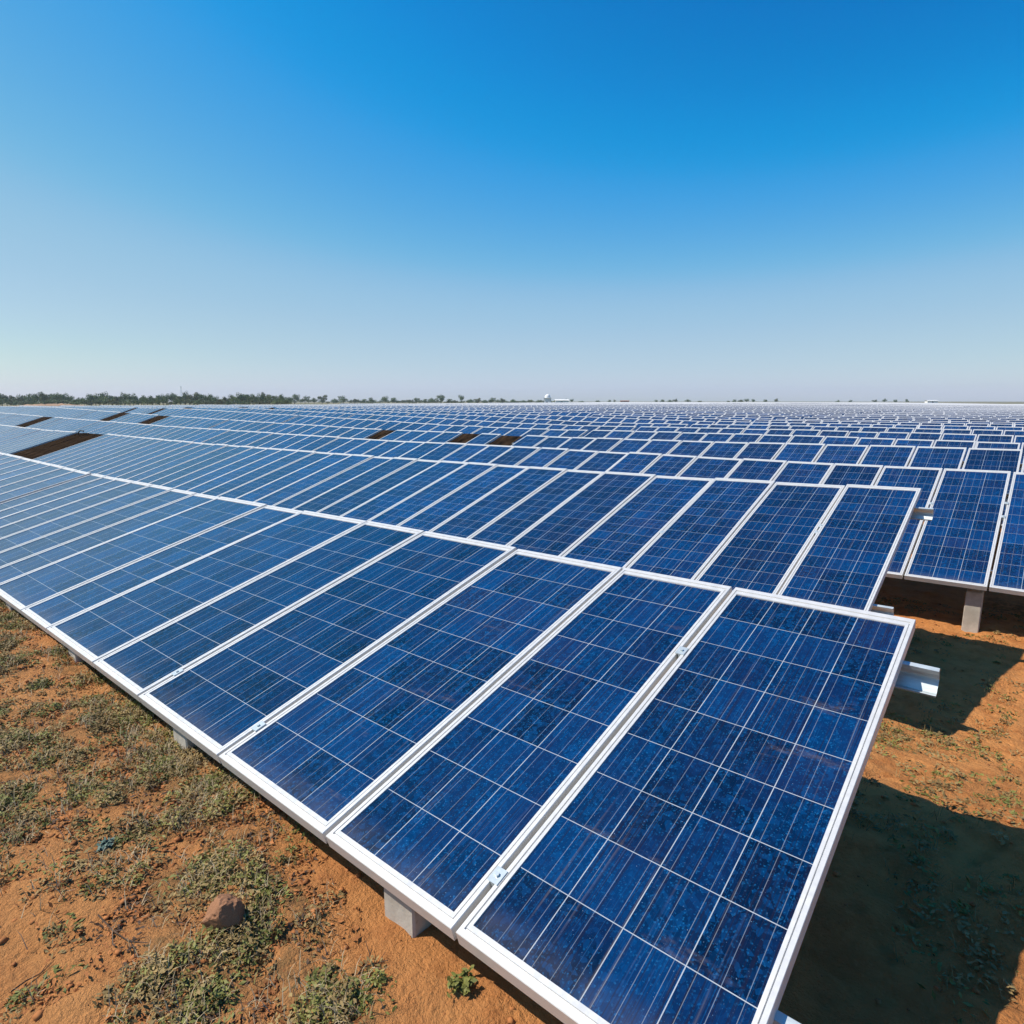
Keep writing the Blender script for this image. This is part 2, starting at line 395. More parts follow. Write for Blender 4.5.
RAILP = [(-.012, -.010), (-.014, 0), (0, 0), (.007, -.012), (.004, -.034), (.008, -.042), (-.026, -.066), (-.042, -.064), (-.044, -.058)]
def purlin(x0, x1, sc=1.):
    mb = MB(); mb.strip([(a*sc, b*sc) for a, b in RAILP], x0, x1, .0028); return mb.mesh('mounting_rail', [M['galv']])
def post_mesh(h, a=.105, d=.10, seed=0):
    rd = random.Random(seed); mb = MB(); rr = []
    for z, o in ((-.25, 0), (h-.008, 0), (h, .006)):
        pts = []
        for sx, sy in ((-1, -1), (1, -1), (1, 1), (-1, 1)):
            e = .005
            cx, cy2 = sx*(a/2-o), sy*(d/2-o)
            q = [(cx-sx*e, cy2), (cx, cy2-sy*e)]
            if sx*sy > 0: q = q[::-1] if False else [(cx, cy2-sy*e), (cx-sx*e, cy2)] if sx > 0 else [(cx, cy2-sy*e), (cx-sx*e, cy2)]
            else: q = [(cx-sx*e, cy2), (cx, cy2-sy*e)]
            pts += q
        rr.append([(x+rd.uniform(-.001, .001), y+rd.uniform(-.001, .001), z) for x, y in pts])
    mb.rings(rr, 0, True); return mb.mesh('concrete_post', [M['concrete']])
_clamp = MB()
_clamp.box(-.014, .014, -.019, .019, .0005, .004); _clamp.box(-.004, .004, -.019, .019, -.03, .0005)
_clamp.rings([[(.0055*math.cos(a), .0055*math.sin(a), z) for a in [i*math.pi/3 for i in range(6)]] for z in (.004, .009)], 0, True)
CLAMP = _clamp.mesh('panel_clamp', [M['galv']])

ORD = ['zeroth', 'first', 'second', 'third', 'fourth', 'fifth', 'sixth', 'seventh', 'eighth', 'ninth', 'tenth']
def support(root, r, xa, xb, posts, rails, skip=(), ends=(.0, .0)):
    """posts, sloping rafters and purlins of one table"""
    L = length(r); t = tilt(r); yl = ytop(r)-L*math.cos(t)
    for v in rails:
        e1 = ends[1]
        if isinstance(v, tuple): v, e1 = v
        xs = [xa-ends[0], xb+e1] if xb-xa < 4 else list(np.linspace(xa-ends[0], xb+e1, int((xb-xa)/3)+2))
        sub = MB(); last = None
        cuts = sorted(list(xs)+[q for s0 in skip for q in s0 if xa < q < xb])
        for a, b in zip(cuts[:-1], cuts[1:]):
            if any(s0 <= (a+b)/2 <= s1 for s0, s1 in skip): continue
            if last is not None and abs(a-last) > 1e-6:
                link('mounting_rail', sub.mesh('mounting_rail', [M['galv']]), root); sub = MB()
            last = b
            m_ = MB(); m_.strip(RAILP, a, b, .0028)
            za, zb = [ztop(r, min(max(q, xa), xb))-(L-v)*math.sin(t) for q in (a, b)]
            for p_ in m_.v:
                f = (p_[0]-a)/(b-a); yy, zz = p_[1], p_[2]
                ct, st_ = math.cos(t), math.sin(t)
                Y = yl+v*ct+yy*ct-(zz-TH-.001)*st_; Z = za+(zb-za)*f+yy*st_+(zz-TH-.001)*ct
                sub.v.append((p_[0]-root.location.x, Y-root.location.y, Z-root.location.z))
            b0 = len(sub.v)-len(m_.v)
            sub.f += [tuple(i+b0 for i in ff) for ff in m_.f]; sub.m += m_.m
        link('mounting_rail', sub.mesh('mounting_rail', [M['galv']]), root)
    for px in posts:
        if not (xa < px < xb) or any(s0 < px < s1 for s0, s1 in skip): continue
        zt = ztop(r, px)
        for v, nm in ((.077 if r == 1 else .2 if r == 2 else .14, 'front_post'), (L*.84, 'back_post')):
            y = yl+v*math.cos(t); zp = zt-(L-v)*math.sin(t)-TH-(.03 if r == 1 and nm == 'front_post' else .085); zg = ground(px, y)-.01
            link(nm, post_mesh(zp-zg, seed=int(px*100)), root, Vector((px, y, zg))-root.location)
        # rafter
        mb = MB(); Mx = Matrix.Translation(Vector((px, yl, zt-L*math.sin(t)))-root.location) @ Matrix.Rotation(t, 4, 'X')
        mb.box(-.025, .025, .08, L-.12, -TH-.125, -TH-.078, 0, Mx)
        link('rafter', mb.mesh('rafter', [M['galv']]), root)

def near_table(r, bounds, label, cols=None, skip=(), posts=(), rails=(.24, 1.30), clamps=(), nr=12, gap=.009, ends=(.05, .05), tiltup=()):
    """bounds: panel edges from the right-hand end leftwards"""
    xb, xa = bounds[0], bounds[-1]; xm = (xa+xb)/2
    root = empty('solar_table', (xm, ytop(r)-length(r)*math.cos(tilt(r))/2, ground(xm, ytop(r)-1)))
    tag(root, label, 'solar array', 'rows of tilted solar panel tables')
    for i in range(len(bounds)-1):
        b, a = bounds[i], bounds[i+1]; mid = (a+b)/2
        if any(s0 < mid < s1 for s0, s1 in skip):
            if r >= 2:      # missing panel: added plate, painted as the shade seen in the open gap
                p = add_panel(root, a+gap/2, b-a-gap, r, 3, nr, bare=True); p.name = 'gap_shade_plate'
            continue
        nc = cols[i] if cols and i < len(cols) else 3
        add_panel(root, a+gap/2, b-a-gap, r, nc, nr, extra=R(9) if any(abs(mid-q) < .3 for q in tiltup) else 0)
    support(root, r, xa, xb, posts, rails, (), ends)
    for x, v in clamps:
        L = length(r); t = tilt(r); zl = ztop(r, x)-L*math.sin(t)
        link('panel_clamp', CLAMP, root, Vector((x, ytop(r)-L*math.cos(t)+v*math.cos(t), zl+v*math.sin(t)))-root.location, (t, 0, 0))
    return root

# ---- row 1
B1 = [-.236, -.803, -1.256, -1.819, -2.449, -2.935, -3.597, -4.058, -4.744, -5.15, -5.58, -6.02, -6.45, -6.84, -7.19, -7.56]
C1 = [4, 3, 4, 4, 3, 4, 3, 4, 3, 3, 3, 3, 3, 3, 3]
P1 = [-1.008-1.157*i for i in range(14)]
cl1 = [(-.803, 1.046), (-.803, .14), (-1.819, .14), (-2.449, .15)]
near_table(1, B1, 'nearest solar table with a projecting rail, filling the bottom of the photo', C1, posts=P1, clamps=cl1, nr=9, rails=((.215, .04), 1.30), ends=(.05, .078), gap=.013)
near_table(1, [-7.66-.43*i for i in range(19)], 'second table of the nearest row, past a wide dark seam at the left', posts=P1, nr=9, rails=(.25, 1.33))
# ---- row 2
def mods(x, w, n): return [x-w*i for i in range(n+1)]
S2, S3 = .955, 1.03
B2 = [q*S2 for q in (-.62, -1.10, -1.61, -2.11, -2.66, -3.20, -3.64, -4.12, -4.57, -5.01, -5.46, -5.88, -6.33, -6.74)]
P2 = [-1.5-1.36*i for i in range(22)]
holeA = [(-17.9, -15.7)]
near_table(2, B2, 'solar table just behind the nearest one, its free right end above bare soil', posts=P2, clamps=[(-1.05, .82), (-1.05, .91), (-2.015, .6)], rails=((.17, .085), 1.36), ends=(.05, .085), gap=.010)
near_table(2, mods(-6.745*S2, .425, 20), 'second table from the right in the second row', posts=P2, rails=(.14, 1.27))
t2c = near_table(2, mods(-6.745*S2-8.54, .425, 16), 'pale blue table in the second row with a large missing-panel gap painted dark', posts=P2, skip=holeA, rails=(.14, 1.27))
near_table(2, mods(-6.745*S2-15.4, .425, 16), 'leftmost table of the second row, left of the large missing-panel gap', posts=P2, rails=(.14, 1.27))
# ---- row 3
B3r = [4.46, 3.94, 3.43, 2.91, 2.39, 1.87, 1.35, .83, .31, -.205, -.72, -1.22, -1.68, -2.16, -2.65, -3.20, -3.66, -4.13, -4.60, -5.08, -5.56]
P3 = [3.8-1.36*i for i in range(38)]
P3 = [x+(-.28-P3[3]) for x in P3]
B3r = [q*S3 for q in B3r]; P3 = [q*S3 for q in P3]
near_table(3, B3r, 'table of the third row above the concrete post at the right edge', posts=P3, clamps=[(-.205*S3, 1.09), (-.205*S3, 1.34), (-.72*S3, 1.23)], rails=(.3, 1.62), gap=.014)
near_table(3, mods(-5.58*S3, .505, 26), 'second table from the right in the third row', posts=P3, rails=(.3, 1.62))
near_table(3, mods(-5.58*S3-13.17, .505, 24), 'third-row table with the far left missing-panel gap painted dark', posts=P3, rails=(.3, 1.62), skip=[(-30.9, -29.3)])
near_table(3, mods(-5.58*S3-25.33, .505, 22), 'leftmost table of the third row, near the left edge', posts=P3, rails=(.3, 1.62))
# ---- rows 4-7
W4 = .55; NT4 = 22
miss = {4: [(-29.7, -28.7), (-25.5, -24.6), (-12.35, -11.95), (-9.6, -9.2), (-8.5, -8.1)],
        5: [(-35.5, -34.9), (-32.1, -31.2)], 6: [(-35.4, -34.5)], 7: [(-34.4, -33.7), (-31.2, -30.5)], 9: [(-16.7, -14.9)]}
right4 = 4.21-.01
def xmin(y): return float(np.interp(y, [7, 14, 23, 33, 61, 200], [-50, -57, -60, -60, -66, -115]))
def tables(r):
    x = right4+(random.Random(r*7+1).uniform(-.3, .3) if r > 4 else 0); out = []
    while x-6 > xmin(ytop(r)): out.append(x); x -= NT4*W4+.12
    return out
for r in range(4, 8):
    xs_ = tables(r)
    for i, x in enumerate(xs_):
        pos = 'rightmost' if i == 0 else 'leftmost' if i == len(xs_)-1 else ORD[i+1]+' from the right'
        extra = ''
        if any(x-NT4*W4 < m0 and m1 < x for m0, m1 in miss[r]): extra = ' with missing-panel gaps painted dark'
        near_table(r, mods(x, W4, NT4), f'{pos} table of the {ORD[r]} row back{extra}', skip=miss[r], nr=12,
                   posts=[x-.8-2.72*q for q in range(5)], rails=(.3, 1.62), gap=.02, tiltup=())
# bent cables and bars standing in the gaps
for root_, x, r, L_ in ((t2c, -17.4, 2, .5), ):
    t = tilt(r); y = ytop(r)-.15; z = ztop(r, x)-.08
    mb = MB(); pts = [(0, 0, 0), (.02, .02, .12), (.1, .04, .2), (.25, .05, .23), (.42, .06, .2), (.5, .05, .22)]
    mb.tube([(a*.7, b*.7, c*.55) for a, b, c in pts], .014, 6, 0); link('bent_cable', mb.mesh('bent_cable', [M['cable']], True), root_, Vector((x, y, z))-root_.location)

# ---- distant rows: every table one mesh of frames, cells and legs
def far_table_mesh(holes=()):
    mb = MB(); L = 1.95; t = R(20); ct, st_ = math.cos(t), math.sin(t)
    def P(u, v, z): return (u, v*ct-z*st_, v*st_+z*ct)
    for i in range(NT4):
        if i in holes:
            mb.quad([P(a, 0, -.03), P(b, 0, -.03), P(b, L, -.03), P(a, L, -.03)], 3); continue  # missing panel: quad coloured as the shade inside the gap
        a, b = -NT4*W4+i*W4+.01, -NT4*W4+(i+1)*W4-.01
        mb.quad([P(a+.03, .03, -.004), P(b-.03, .03, -.004), P(b-.03, L-.03, -.004), P(a+.03, L-.03, -.004)], 0, [(3*i, 0), (3*i+3, 0), (3*i+3, 12), (3*i, 12)])
        ring = lambda o, z: [P(a+o*.75, o, z), P(b-o*.75, o, z), P(b-o*.75, L-o*1.3, z), P(a+o*.75, L-o*1.3, z)]
        mb.rings([ring(0, -.036), ring(0, 0), ring(.033, 0)], 1)
    mb.rings([[P(-NT4*W4+.05, v, z), P(-.05, v, z), P(-.05, v+.04, z), P(-NT4*W4+.05, v+.04, z)] for v, z in ((.3, -.12), (.3, -.04))], 1, True)
    mb.rings([[P(-NT4*W4+.05, v, z), P(-.05, v, z), P(-.05, v+.04, z), P(-NT4*W4+.05, v+.04, z)] for v, z in ((1.6, -.12), (1.6, -.04))], 1, True)
    for q in range(5):
        x = -.8-2.72*q
        for v in (.2, 1.62):
            mb.box(x-.06, x+.06, v*ct-.05, v*ct+.05, -.8, v*st_-.05, 2)
    return mb.mesh('solar_table', [M['cells'], M['alu'], M['concrete'], M['gap_shade']])
FT = far_table_mesh()
far = []
for r in range(8, 72):
    y = ytop(r)
    for i, x in enumerate(tables(r)): far.append((math.hypot(x-6, y), r, x, i))
far.sort(); near_far, rest = far[:215], far[215:]
for dist, r, x, i in near_far:
    xc = x-NT4*W4; za, zb = ztop(r, xc), ztop(r, x); g = (zb-za)/(NT4*W4)
    me = FT
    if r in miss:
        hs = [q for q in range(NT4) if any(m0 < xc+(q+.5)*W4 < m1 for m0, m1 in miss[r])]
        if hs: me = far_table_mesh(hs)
    o = link('solar_table', me, None, (x, ytop(r)-1.95*math.cos(R(20)), zb-1.95*math.sin(R(20))), (0, -math.atan(g)+R(random.gauss(0, .05)), 0))
    if r <= 10:
        pos = 'rightmost' if i == 0 else ORD[i+1]+' from the right' if i < 9 else 'leftmost'
        tag(o, f'{pos} table of the {ORD[r]} row of solar panels back', 'solar array', 'rows of tilted solar panel tables')
    else:
        tag(o, 'thin strip of blue panels in the packed distant rows below the horizon', 'solar array', 'distant solar tables packed below the horizon')
# the hundreds beyond those
mb = MB(); L = 1.95; ct, st_ = math.cos(R(20)), math.sin(R(20))
for dist, r, x, i in rest:
    y0 = ytop(r)-L*ct; xa, xb = x-NT4*W4, x
    za, zb = ztop(r, xa)-L*st_, ztop(r, xb)-L*st_
    def P(f, v, z=0): return (xa+(xb-xa)*f, y0+v*ct-z*st_, za+(zb-za)*f+v*st_+z*ct)
    mb.quad([P(0, .06), P(1, .06), P(1, L-.06), P(0, L-.04)], 0, [(0, 0), (66, 0), (66, 12), (0, 12)])
    for v0, v1 in ((0, .06), (L-.06, L)): mb.quad([P(0, v0, .004), P(1, v0, .004), P(1, v1, .004), P(0, v1, .004)], 1)
    mb.quad([P(0, 0, -.04), P(1, 0, -.04), P(1, 0, .004), P(0, 0, .004)], 1)
    mb.quad([P(0, L, -.04), P(0, L, .004), P(1, L, .004), P(1, L, -.04)], 1)
tag(link('far_solar_tables', mb.mesh('far_solar_tables', [M['cells_far'], M['alu']])), 'hundreds of far solar tables merging into a pale band under the horizon', 'solar arrays', kind='stuff')

# ------------------------------------------------------------------ trees on the horizon
def crown_mesh(seed, mat, flat=1., n=900):
    g = np.random.default_rng(seed); C = []; nb = g.integers(5, 9)
    for i in range(nb):
        a = g.uniform(0, 6.28); rr = g.uniform(.0, .62)
        C.append((rr*math.cos(a), rr*math.sin(a), g.uniform(.42, .86)*flat+.05, g.uniform(.2, .36)))
    C.append((0, 0, .62*flat, .38)); Vs = []; Fs = []
    for q in range(n):
        cx, cy, cz, r_ = C[g.integers(0, len(C))]
        d = g.normal(size=3); d /= np.linalg.norm(d); rad = r_*g.uniform(.45, 1.08)
        p = np.array((cx, cy, cz))+d*rad*np.array((1, 1, .72)); s = g.uniform(.028, .062)
        u = g.normal(size=3); u /= np.linalg.norm(u); v = np.cross(u, d+.3*g.normal(size=3)); v /= np.linalg.norm(v)+1e-6
        b = len(Vs); Vs += [p-u*s, p-v*s*.7, p+u*s, p+v*s*.7]; Fs.append((b, b+1, b+2, b+3))
    return mesh_np('crown', Vs, Fs, [mat])
crowns = [crown_mesh(s, M['crown'] if s % 3 else M['crown_b'], fl) for s, fl in ((1, 1), (2, .95), (3, 1.05), (4, .8), (5, 1), (6, .75), (7, .9), (8, 1.1))]
mb = MB(); mb.tube([(0, 0, -.1), (.02, .01, .2), (0, .02, .42), (.03, 0, .6)], .045, 7, 0, .018)
mb.tube([(0, .02, .3), (.12, .05, .45), (.22, .06, .58)], .02, 5, 0, .008); mb.tube([(0, .02, .28), (-.12, -.04, .45), (-.2, -.1, .55)], .018, 5, 0, .008)
TRUNK = mb.mesh('trunk', [M['bark']], True)
def tree(px, depth, top_y, wpx, label=None, group='trees along the horizon'):
    p = away(px, depth); zg = zground_raw(p.x, p.y); p.z = zg
    h = (401.2-top_y)*depth/FPX-zg; wd = wpx*depth/FPX
    o = empty('tree', p, random.uniform(0, 6.28))
    tag(o, label or 'small grey-green tree in the tree line along the horizon', 'tree', group)
    k = random.choice(crowns); hh = max(h, .8)
    c_ = link('crown', k, o); c_.scale = (wd/1.5, wd/1.5, hh/1.02)
    t_ = link('trunk', TRUNK, o); t_.scale = (hh*.9, hh*.9, hh)
    return o
px = -40
while px < 292:
    top = 395.4+1.3*math.sin(px*.09)+random.uniform(-1.3, 1.2)-(1.0 if px < 20 else 0)
    tree(px, random.uniform(172, 196), top, random.uniform(9, 15), 'leafy tree in the dense green belt behind the field at the left', 'dense tree belt at the left horizon')
    px += random.uniform(3.2, 5.2)
px = -40
while px < 292:      # lower scrub in front of the belt
    tree(px, random.uniform(158, 170), 399.6+random.uniform(-.8, .8), random.uniform(8, 13), 'low bushy tree in the dense green belt behind the field at the left', 'dense tree belt at the left horizon')
    px += random.uniform(4.5, 6.5)
SP = {298: 'tall round-crowned tree standing above the left end of the sparse tree line', 442: 'tallest broad tree in the middle of the horizon tree line',
      462: 'narrow pointed tree just right of the broad tall one', 325: 'broad tree second among the rounded trees at the left horizon'}
for px, top, wd in ((298, 394.2, 14), (308, 396.5, 10), (317, 398.6, 9), (325, 395.6, 13), (336, 398, 9), (346, 396.3, 12), (357, 397.5, 11), (367, 399, 9), (374, 398, 9),
                    (386, 397.2, 12), (396, 397.6, 9), (404, 399, 8), (411, 398.4, 9), (418, 397.8, 9), (426, 399, 8), (434, 397.3, 10), (442, 394.9, 13), (450, 398.8, 8), (456, 399, 7),
                    (462, 395.8, 9), (470, 398.6, 9), (478, 398.5, 9), (485, 399.5, 7), (492, 398, 9), (503, 398.8, 9), (514, 398.6, 8), (522, 399.8, 6), (530, 400.3, 6), (538, 400.8, 6),
                    (565, 399.2, 6), (571, 399.4, 6), (580, 400.6, 6), (596, 400.7, 6)):
    tree(px, 300 if px < 540 else 380, top, wd, SP.get(px))
px = 292
while px < 560:
    tree(px, random.uniform(305, 325), 400.1+random.uniform(-.5, .6)+(px-292)*.0015, random.uniform(7, 11)); px += random.uniform(5, 8)
for px, top, wd in ((608, 399.8, 4), (613, 399.8, 3), (654, 400.2, 6), (660, 399.6, 6), (667, 399.5, 7), (673, 399.2, 6), (685, 399.9, 7), (697, 400.1, 6), (725, 400.1, 4), (731, 399.5, 5),
                    (737, 398.7, 6), (743, 399.2, 7), (750, 399.6, 6), (762, 399.9, 6), (772, 398.9, 6), (833, 400.3, 5), (845, 400.1, 4), (869, 400, 6), (879, 399.2, 5), (890, 399.6, 5), (901, 399.1, 5)):
    tree(px, 400, top, wd, 'tiny isolated tree on the flat horizon right of centre', 'scattered trees on the right horizon')

# ------------------------------------------------------------------ small far buildings and the pylon
def shrine(px, depth):
    p = away(px, depth); p.z = zground_raw(p.x, p.y); o = empty('domed_building', p, .5)
    tag(o, 'small white building with a rounded dome on the horizon', 'building')
    s = 1.45*depth/FPX
    mb = MB(); mb.box(-2.2*s, 2.2*s, -2.2*s, 2.2*s, -.3, 5.0*s); mb.box(-2.5*s, 2.5*s, -2.5*s, 2.5*s, 5.0*s, 5.3*s); link('wall', mb.mesh('wall', [M['white']]), o)
    mb = MB(); rr = []
    for q in range(8):
        a = q/7*math.pi/2; rr.append([(2.0*s*math.cos(a)*math.cos(b)+1e-4*math.cos(b), 2.0*s*math.cos(a)*math.sin(b)+1e-4*math.sin(b), 5.3*s+2.4*s*math.sin(a)) for b in [i*math.pi/8 for i in range(16)]])
    mb.rings(rr, 0, True); link('dome', mb.mesh('dome', [M['white']], True), o)
    mb = MB(); mb.box(-.5*s, .5*s, -2.24*s, -2.15*s, 0, 2.6*s); link('door', mb.mesh('door', [M['dark']]), o)
shrine(547, 200)
def hut(px, depth, wpx, hpx, mat, label, cat='building'):
    p = away(px, depth); p.z = zground_raw(p.x, p.y); s = depth/FPX; o = empty('small_hut', p, YAW*-1); tag(o, label, cat)
    H = (401.2-hpx)*s-p.z; W = wpx*s
    mb = MB(); mb.box(-W/2, W/2, -1.2, 1.2, -.2, H*.86); link('wall', mb.mesh('wall', [mat]), o)
    mb = MB(); mb.quad([(-W/2-.2, -1.5, H*.82), (W/2+.2, -1.5, H*.82), (W/2+.2, 0, H), (-W/2-.2, 0, H)]); mb.quad([(-W/2-.2, 0, H), (W/2+.2, 0, H), (W/2+.2, 1.5, H*.82), (-W/2-.2, 1.5, H*.82)])
    mb.quad([(-W/2-.2, 1.5, H*.80), (W/2+.2, 1.5, H*.80), (W/2+.2, -1.5, H*.80), (-W/2-.2, -1.5, H*.80)]); link('roof', mb.mesh('roof', [mat]), o)
    mb = MB(); mb.box(-.4, .4, -1.23, -1.19, 0, H*.6); link('door', mb.mesh('door', [M['dark']]), o)
hut(561, 230, 13, 399.6, M['white'], 'low white hut just right of the domed building')
hut(623, 330, 8, 400.6, M['brick'], 'low rust-brown shed on the horizon right of the domed building')
hut(925, 330, 10, 400.3, M['white'], 'low white shed on the horizon near the right edge')
p = away(187, 330); p.z = zground_raw(p.x, p.y); py_ = empty('pylon', p, .3); tag(py_, 'faint thin lattice pylon rising above the left tree belt', 'pylon')
mb = MB(); H = 9.0
for sx, sy in ((-1, -1), (1, -1), (1, 1), (-1, 1)): mb.tube([(sx*.8, sy*.8, -.3), (sx*.12, sy*.12, H)], .035, 4)
for q in range(7):
    z0, z1 = q*H/7, (q+1)*H/7; a0, a1 = .8-.68*q/7, .8-.68*(q+1)/7
    for s in (-1, 1): mb.tube([(-a0*s, -a0, z0), (a1*s, -a1, z1)], .02, 4); mb.tube([(a0, -a0*s, z0), (a1, a1*s, z1)], .02, 4)
link('mast', mb.mesh('mast', [M['galv']]), py_)
mb = MB()
for z in (7.3, 8.3): mb.tube([(-1.0, 0, z), (1.0, 0, z)], .04, 4)
link('cross_arm', mb.mesh('cross_arm', [M['galv']]), py_)

# ------------------------------------------------------------------ weeds, straw, clods
def gz(x, y): return ground(x, y)+.020*noise.noise(Vector((x*4.3, y*4.3, 13)))-.004
def scatter(n, box, f):
    out = []; tries = 0
    while len(out) < n and tries < n*30:
        tries += 1; x, y = random.uniform(*box[:2]), random.uniform(*box[2:])
        if random.random() < f(x, y): out.append((x, y))
    return out
def leaf_cloud(name, spots, mats, leaf=(.0020, .0045), nleaf=(32, 70), rad=(.014, .055), hgt=(.008, .050), label='', cat='weeds'):
    Vs = []; Fs = []; Ms = []
    for x, y in spots:
        z = gz(x, y); k = int(rng.integers(*nleaf)); r_ = rng.uniform(*rad); h = rng.uniform(*hgt); mi = int(rng.random() < .62) if len(mats) > 1 else 0
        a = rng.uniform(0, 6.283, k); q = r_*np.sqrt(rng.uniform(0, 1, k)); hz = h*rng.uniform(.1, 1, k)*(1.15-q/r_)
        C = np.stack([x+q*np.cos(a), y+q*np.sin(a), z+.003+hz], 1)
        s = rng.uniform(*leaf, k)[:, None]*(1+.6*(r_/rad[1]))
        u = rng.normal(size=(k, 3)); u[:, 2] *= .45; u /= np.linalg.norm(u, axis=1)[:, None]
        v = np.cross(u, rng.normal(size=(k, 3))*.5+np.array((0, 0, 1.))); v /= np.linalg.norm(v, axis=1)[:, None]
        b = len(Vs)*4
        Vs.append(np.stack([C-u*s*1.3, C-v*s*.55, C+u*s*1.3, C+v*s*.55], 1)); n0 = sum(len(t) for t in Vs[:-1]) if False else None
        Ms += [mi]*k
    Vv = np.concatenate(Vs).reshape(-1, 3); Ff = np.arange(len(Vv)).reshape(-1, 4)
    return tag(link(name, mesh_np(name, Vv, Ff, mats, Ms)), label, cat, kind='stuff')
def blades(name, spots, mat, ln=(.02, .07), lean=.8, wd=.0011, nb=(3, 9), label='', cat='grass'):
    Vs = []; Fs = []; b = 0
    for x, y in spots:
        z = gz(x, y)
        for _ in range(int(rng.integers(*nb))):
            a = rng.uniform(0, 6.28); l_ = rng.uniform(*ln); le = rng.uniform(.2, 1)*lean; px_, py2 = x+rng.normal()*.012, y+rng.normal()*.012
            dx, dy = math.cos(a), math.sin(a); sx, sy = -dy*wd, dx*wd
            pts = [(0, 0), (.5*le, .55*(1-.3*le)), (1.0*le, .85*(1-.65*le))]
            for i, (hh_, vv_) in enumerate(pts):
                w_ = 1-.45*i; cx, cy2, cz = px_+dx*hh_*l_, py2+dy*hh_*l_, z+vv_*l_
                Vs += [(cx-sx*w_, cy2-sy*w_, cz), (cx+sx*w_, cy2+sy*w_, cz)]
            Fs += [(b, b+1, b+3, b+2), (b+2, b+3, b+5, b+4)]; b += 6
    return tag(link(name, mesh_np(name, Vs, Fs, [mat])), label, cat, kind='stuff')
front = (-5.6, -.4, -.5, 1.1)
fl = lambda x, y: litter(x, y)**1.7*(.10+.90*max(0, min(1, .42+3.2*noise.noise(Vector((x*6, y*6, 4))))))
leaf_cloud('ground_weeds', scatter(3900, front, fl), [M['green'], M['olive']], label='low green and olive weeds spread over the soil in front of the nearest table')
leaf_cloud('dead_litter', scatter(3600, front, lambda x, y: litter(x, y)**.8), [M['twig'], M['clod']], leaf=(.002, .005), nleaf=(10, 26), rad=(.02, .06), hgt=(.002, .010), label='dead brown leaf litter among the weeds at the front', cat='litter')
blades('dry_grass', scatter(4200, front, lambda x, y: fl(x, y)*.8+.06*litter(x, y)), M['straw'], label='pale dry grass blades among the weeds at the front')
blades('green_grass', scatter(1000, front, fl), M['green'], ln=(.02, .055), label='short green grass blades among the weeds at the front')
back = (-1.2, 3.0, 1.5, 6.4)
fb = lambda x, y: max(0, litter(x, y)-.12)**1.3
leaf_cloud('soil_weeds', scatter(2300, back, fb), [M['green'], M['olive']], leaf=(.003, .007), nleaf=(16, 40), rad=(.02, .075), hgt=(.008, .04), label='sparse green weeds on the sunlit and shaded soil at the right')
blades('soil_grass', scatter(900, back, fb), M['olive'], ln=(.03, .09), label='thin olive grass on the soil at the right')
# clods
def clods(name, spots, size, label):
    Vs = []; Fs = []; b = 0
    base = np.array([(1, 0, 0), (0, 1, 0), (-1, 0, 0), (0, -1, 0), (0, 0, 1), (0, 0, -1), (.6, .6, .5), (-.6, .6, .4), (-.6, -.6, .5), (.6, -.6, .4)], float)
    tri = [(0, 6, 4), (6, 1, 4), (1, 7, 4), (7, 2, 4), (2, 8, 4), (8, 3, 4), (3, 9, 4), (9, 0, 4), (0, 5, 6), (6, 5, 1), (1, 5, 7), (7, 5, 2), (2, 5, 8), (8, 5, 3), (3, 5, 9), (9, 5, 0)]
    for x, y in spots:
        s = size[0]+(size[1]-size[0])*rng.random()**3
        Q = base*s*rng.uniform(.6, 1.3, (10, 3))*np.array((1, 1, .7)); a = rng.uniform(0, 6.28); ca, sa = math.cos(a), math.sin(a)
        Q = np.stack([Q[:, 0]*ca-Q[:, 1]*sa+x, Q[:, 0]*sa+Q[:, 1]*ca+y, Q[:, 2]+gz(x, y)+s*.25], 1)
        Vs.append(Q); Fs += [(i+b, j+b, k_+b) for i, j, k_ in tri]; b += 10
    return tag(link(name, mesh_np(name, np.concatenate(Vs), Fs, [M['clod']])), label, 'soil', kind='stuff')
clods('soil_crumbs', scatter(7500, front, lambda x, y: .12+.6*litter(x, y)), (.002, .012), 'crumbs of brown soil strewn at the front')
clods('soil_crumbs', scatter(2500, back, lambda x, y: .3), (.003, .013), 'crumbs of orange soil strewn at the right')

# rock
import bmesh
bm = bmesh.new(); bmesh.ops.create_icosphere(bm, subdivisions=4, radius=1)
for v in bm.verts:
    c_ = v.co.copy(); q = noise.noise(c_*1.3+Vector((3, 1, 4))); e = noise.noise(c_*4+Vector((1, 7, 2)))
    v.co = c_*(1+.25*q+.14*e+.06*noise.noise(c_*9)); v.co.z *= .92
    for nrm, dd in (((.5, -.6, .6), .78), ((-.7, -.2, .65), .80), ((.2, .5, .85), .84), ((-.3, -.9, .1), .8), ((.9, .1, .35), .8)):
        nn = Vector(nrm).normalized(); ex = v.co.dot(nn)-dd
        if ex > 0: v.co -= nn*ex*.85
me = bpy.data.meshes.new('rock'); bm.to_mesh(me); bm.free(); me.materials.append(M['rock'])
p = at(226, 926, -1.175); rk = link('rock', me, None, (p.x, p.y, gz(p.x, p.y)+.028), (.2, .1, .8)); rk.scale = (.043, .038, .043)
tag(rk, 'fist-sized angular brown rock lying among green weeds at the front', 'rock')

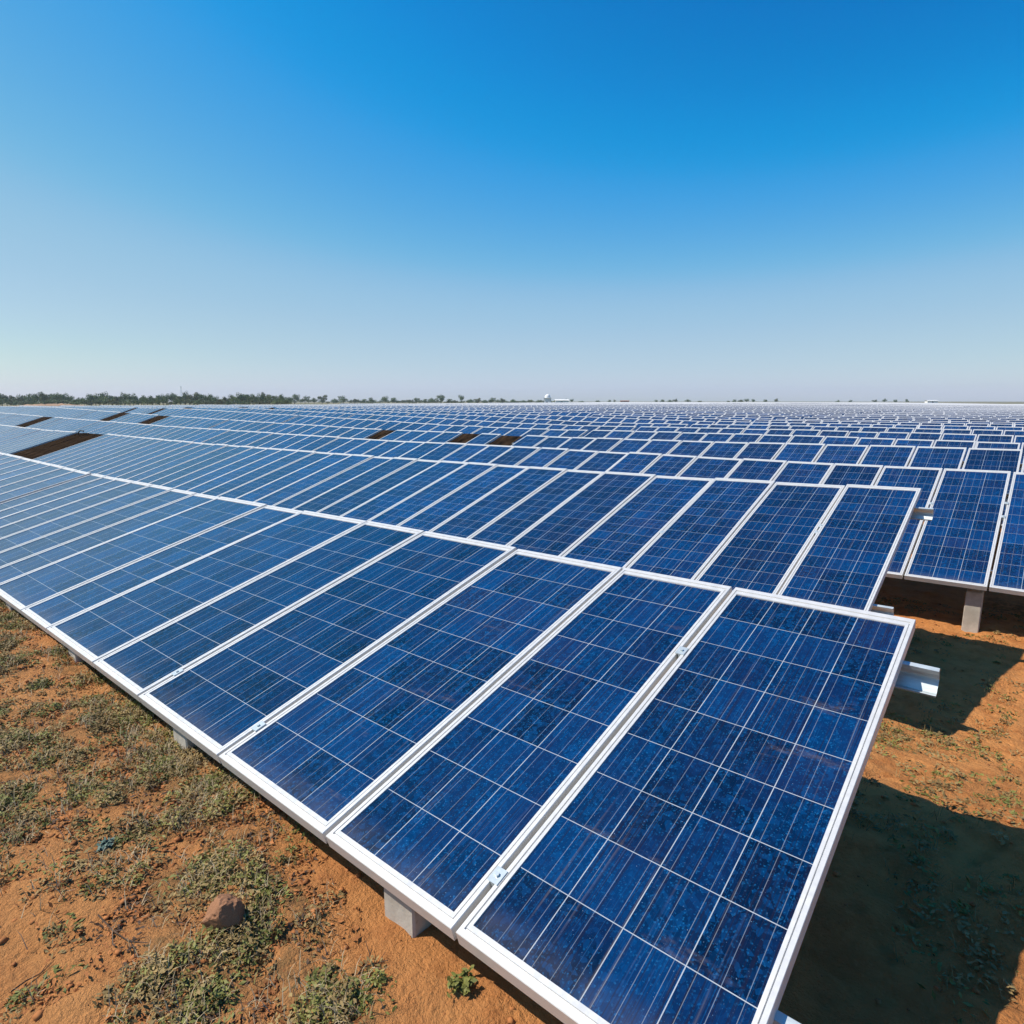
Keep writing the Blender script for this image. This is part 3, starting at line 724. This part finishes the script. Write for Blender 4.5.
# single small plants
def herb(px, py, mat, r_, n, label):
    p = at(px, py, -1.175); z = gz(p.x, p.y); o = empty('weed_plant', (p.x, p.y, z)); tag(o, label, 'plant')
    mb = MB(); lm2 = MB()
    for i in range(n):
        a = random.uniform(0, 6.28); e = random.uniform(.4, 1); tip = Vector((math.cos(a)*r_*e, math.sin(a)*r_*e, r_*random.uniform(.35, .9)))
        mb.tube([(0, 0, -.004), tip*.5+Vector((0, 0, .15*r_)), tip], .0012, 4, 0, .0006)
        for q in range(7):
            c_ = tip*random.uniform(.35, 1)+Vector((random.gauss(0, .1), random.gauss(0, .1), random.uniform(0, .2)))*r_; s = random.uniform(.0045, .009)
            u = Vector((random.gauss(0, 1), random.gauss(0, 1), random.gauss(0, .5))).normalized(); v = u.cross(Vector((random.gauss(0, .4), random.gauss(0, .4), 1))).normalized()
            lm2.quad([c_-u*s, c_-v*s*.5, c_+u*s, c_+v*s*.5])
    link('stem', mb.mesh('stem', [mat]), o); link('leaves', lm2.mesh('leaves', [mat]), o)
herb(460, 987, M['green'], .034, 22, 'small green leafy weed alone on orange soil below the nearest table')
herb(105, 850, M['bluegreen'], .026, 18, 'tiny blue-green weed on bare soil left of the rock')
herb(318, 688, M['green'], .05, 18, 'upright green weed beside the low edge of the nearest table')
# dry twigs
def twig(pts, label, r_=.0018):
    P3_ = []
    for px, py in pts:
        q = at(px, py, -1.172); P3_.append(Vector((q.x, q.y, gz(q.x, q.y)+.006+random.uniform(0, .006))))
    o = P3_[0].copy(); mb = MB(); mb.tube([q-o for q in P3_], r_, 5, 0, r_*.4)
    m2 = len(P3_)//2
    d = (P3_[m2]-P3_[m2-1]); sd_ = Vector((-d.y, d.x, .01)); mb.tube([P3_[m2]-o, P3_[m2]-o+d*.6+sd_*.5], r_*.6, 4, 0, r_*.3)
    t_ = link('dry_twig', mb.mesh('dry_twig', [M['twig']]), None, o); tag(t_, label, 'twig')
twig([(352, 985), (362, 968), (378, 962), (388, 960)], 'dark curved twig on orange soil below the nearest table')
twig([(356, 990), (362, 972), (370, 955), (372, 948)], 'thin dark twig crossing near the curved one on orange soil')
twig([(98, 915), (112, 930), (128, 941), (160, 948), (185, 954)], 'long dark twig running left of the rock into the weeds')
twig([(10, 985), (25, 975), (40, 966), (52, 958)], 'short twig on the bare soil in the lower left corner')

# ------------------------------------------------------------------ haze
mb = MB(); mb.box(-900, 700, -700, 900, -6, 16)
k = NT('haze'); k.t.nodes.remove(k.b); vol = k.t.nodes.new('ShaderNodeVolumePrincipled')
vol.inputs['Density'].default_value = .0004
vol.inputs['Color'].default_value = (.84, .93, 1., 1); vol.inputs['Anisotropy'].default_value = .2
k.t.links.new(vol.outputs[0], k.t.nodes['Material Output'].inputs['Volume'])
tag(link('haze', mb.mesh('haze', [k.m])), kind='stuff')
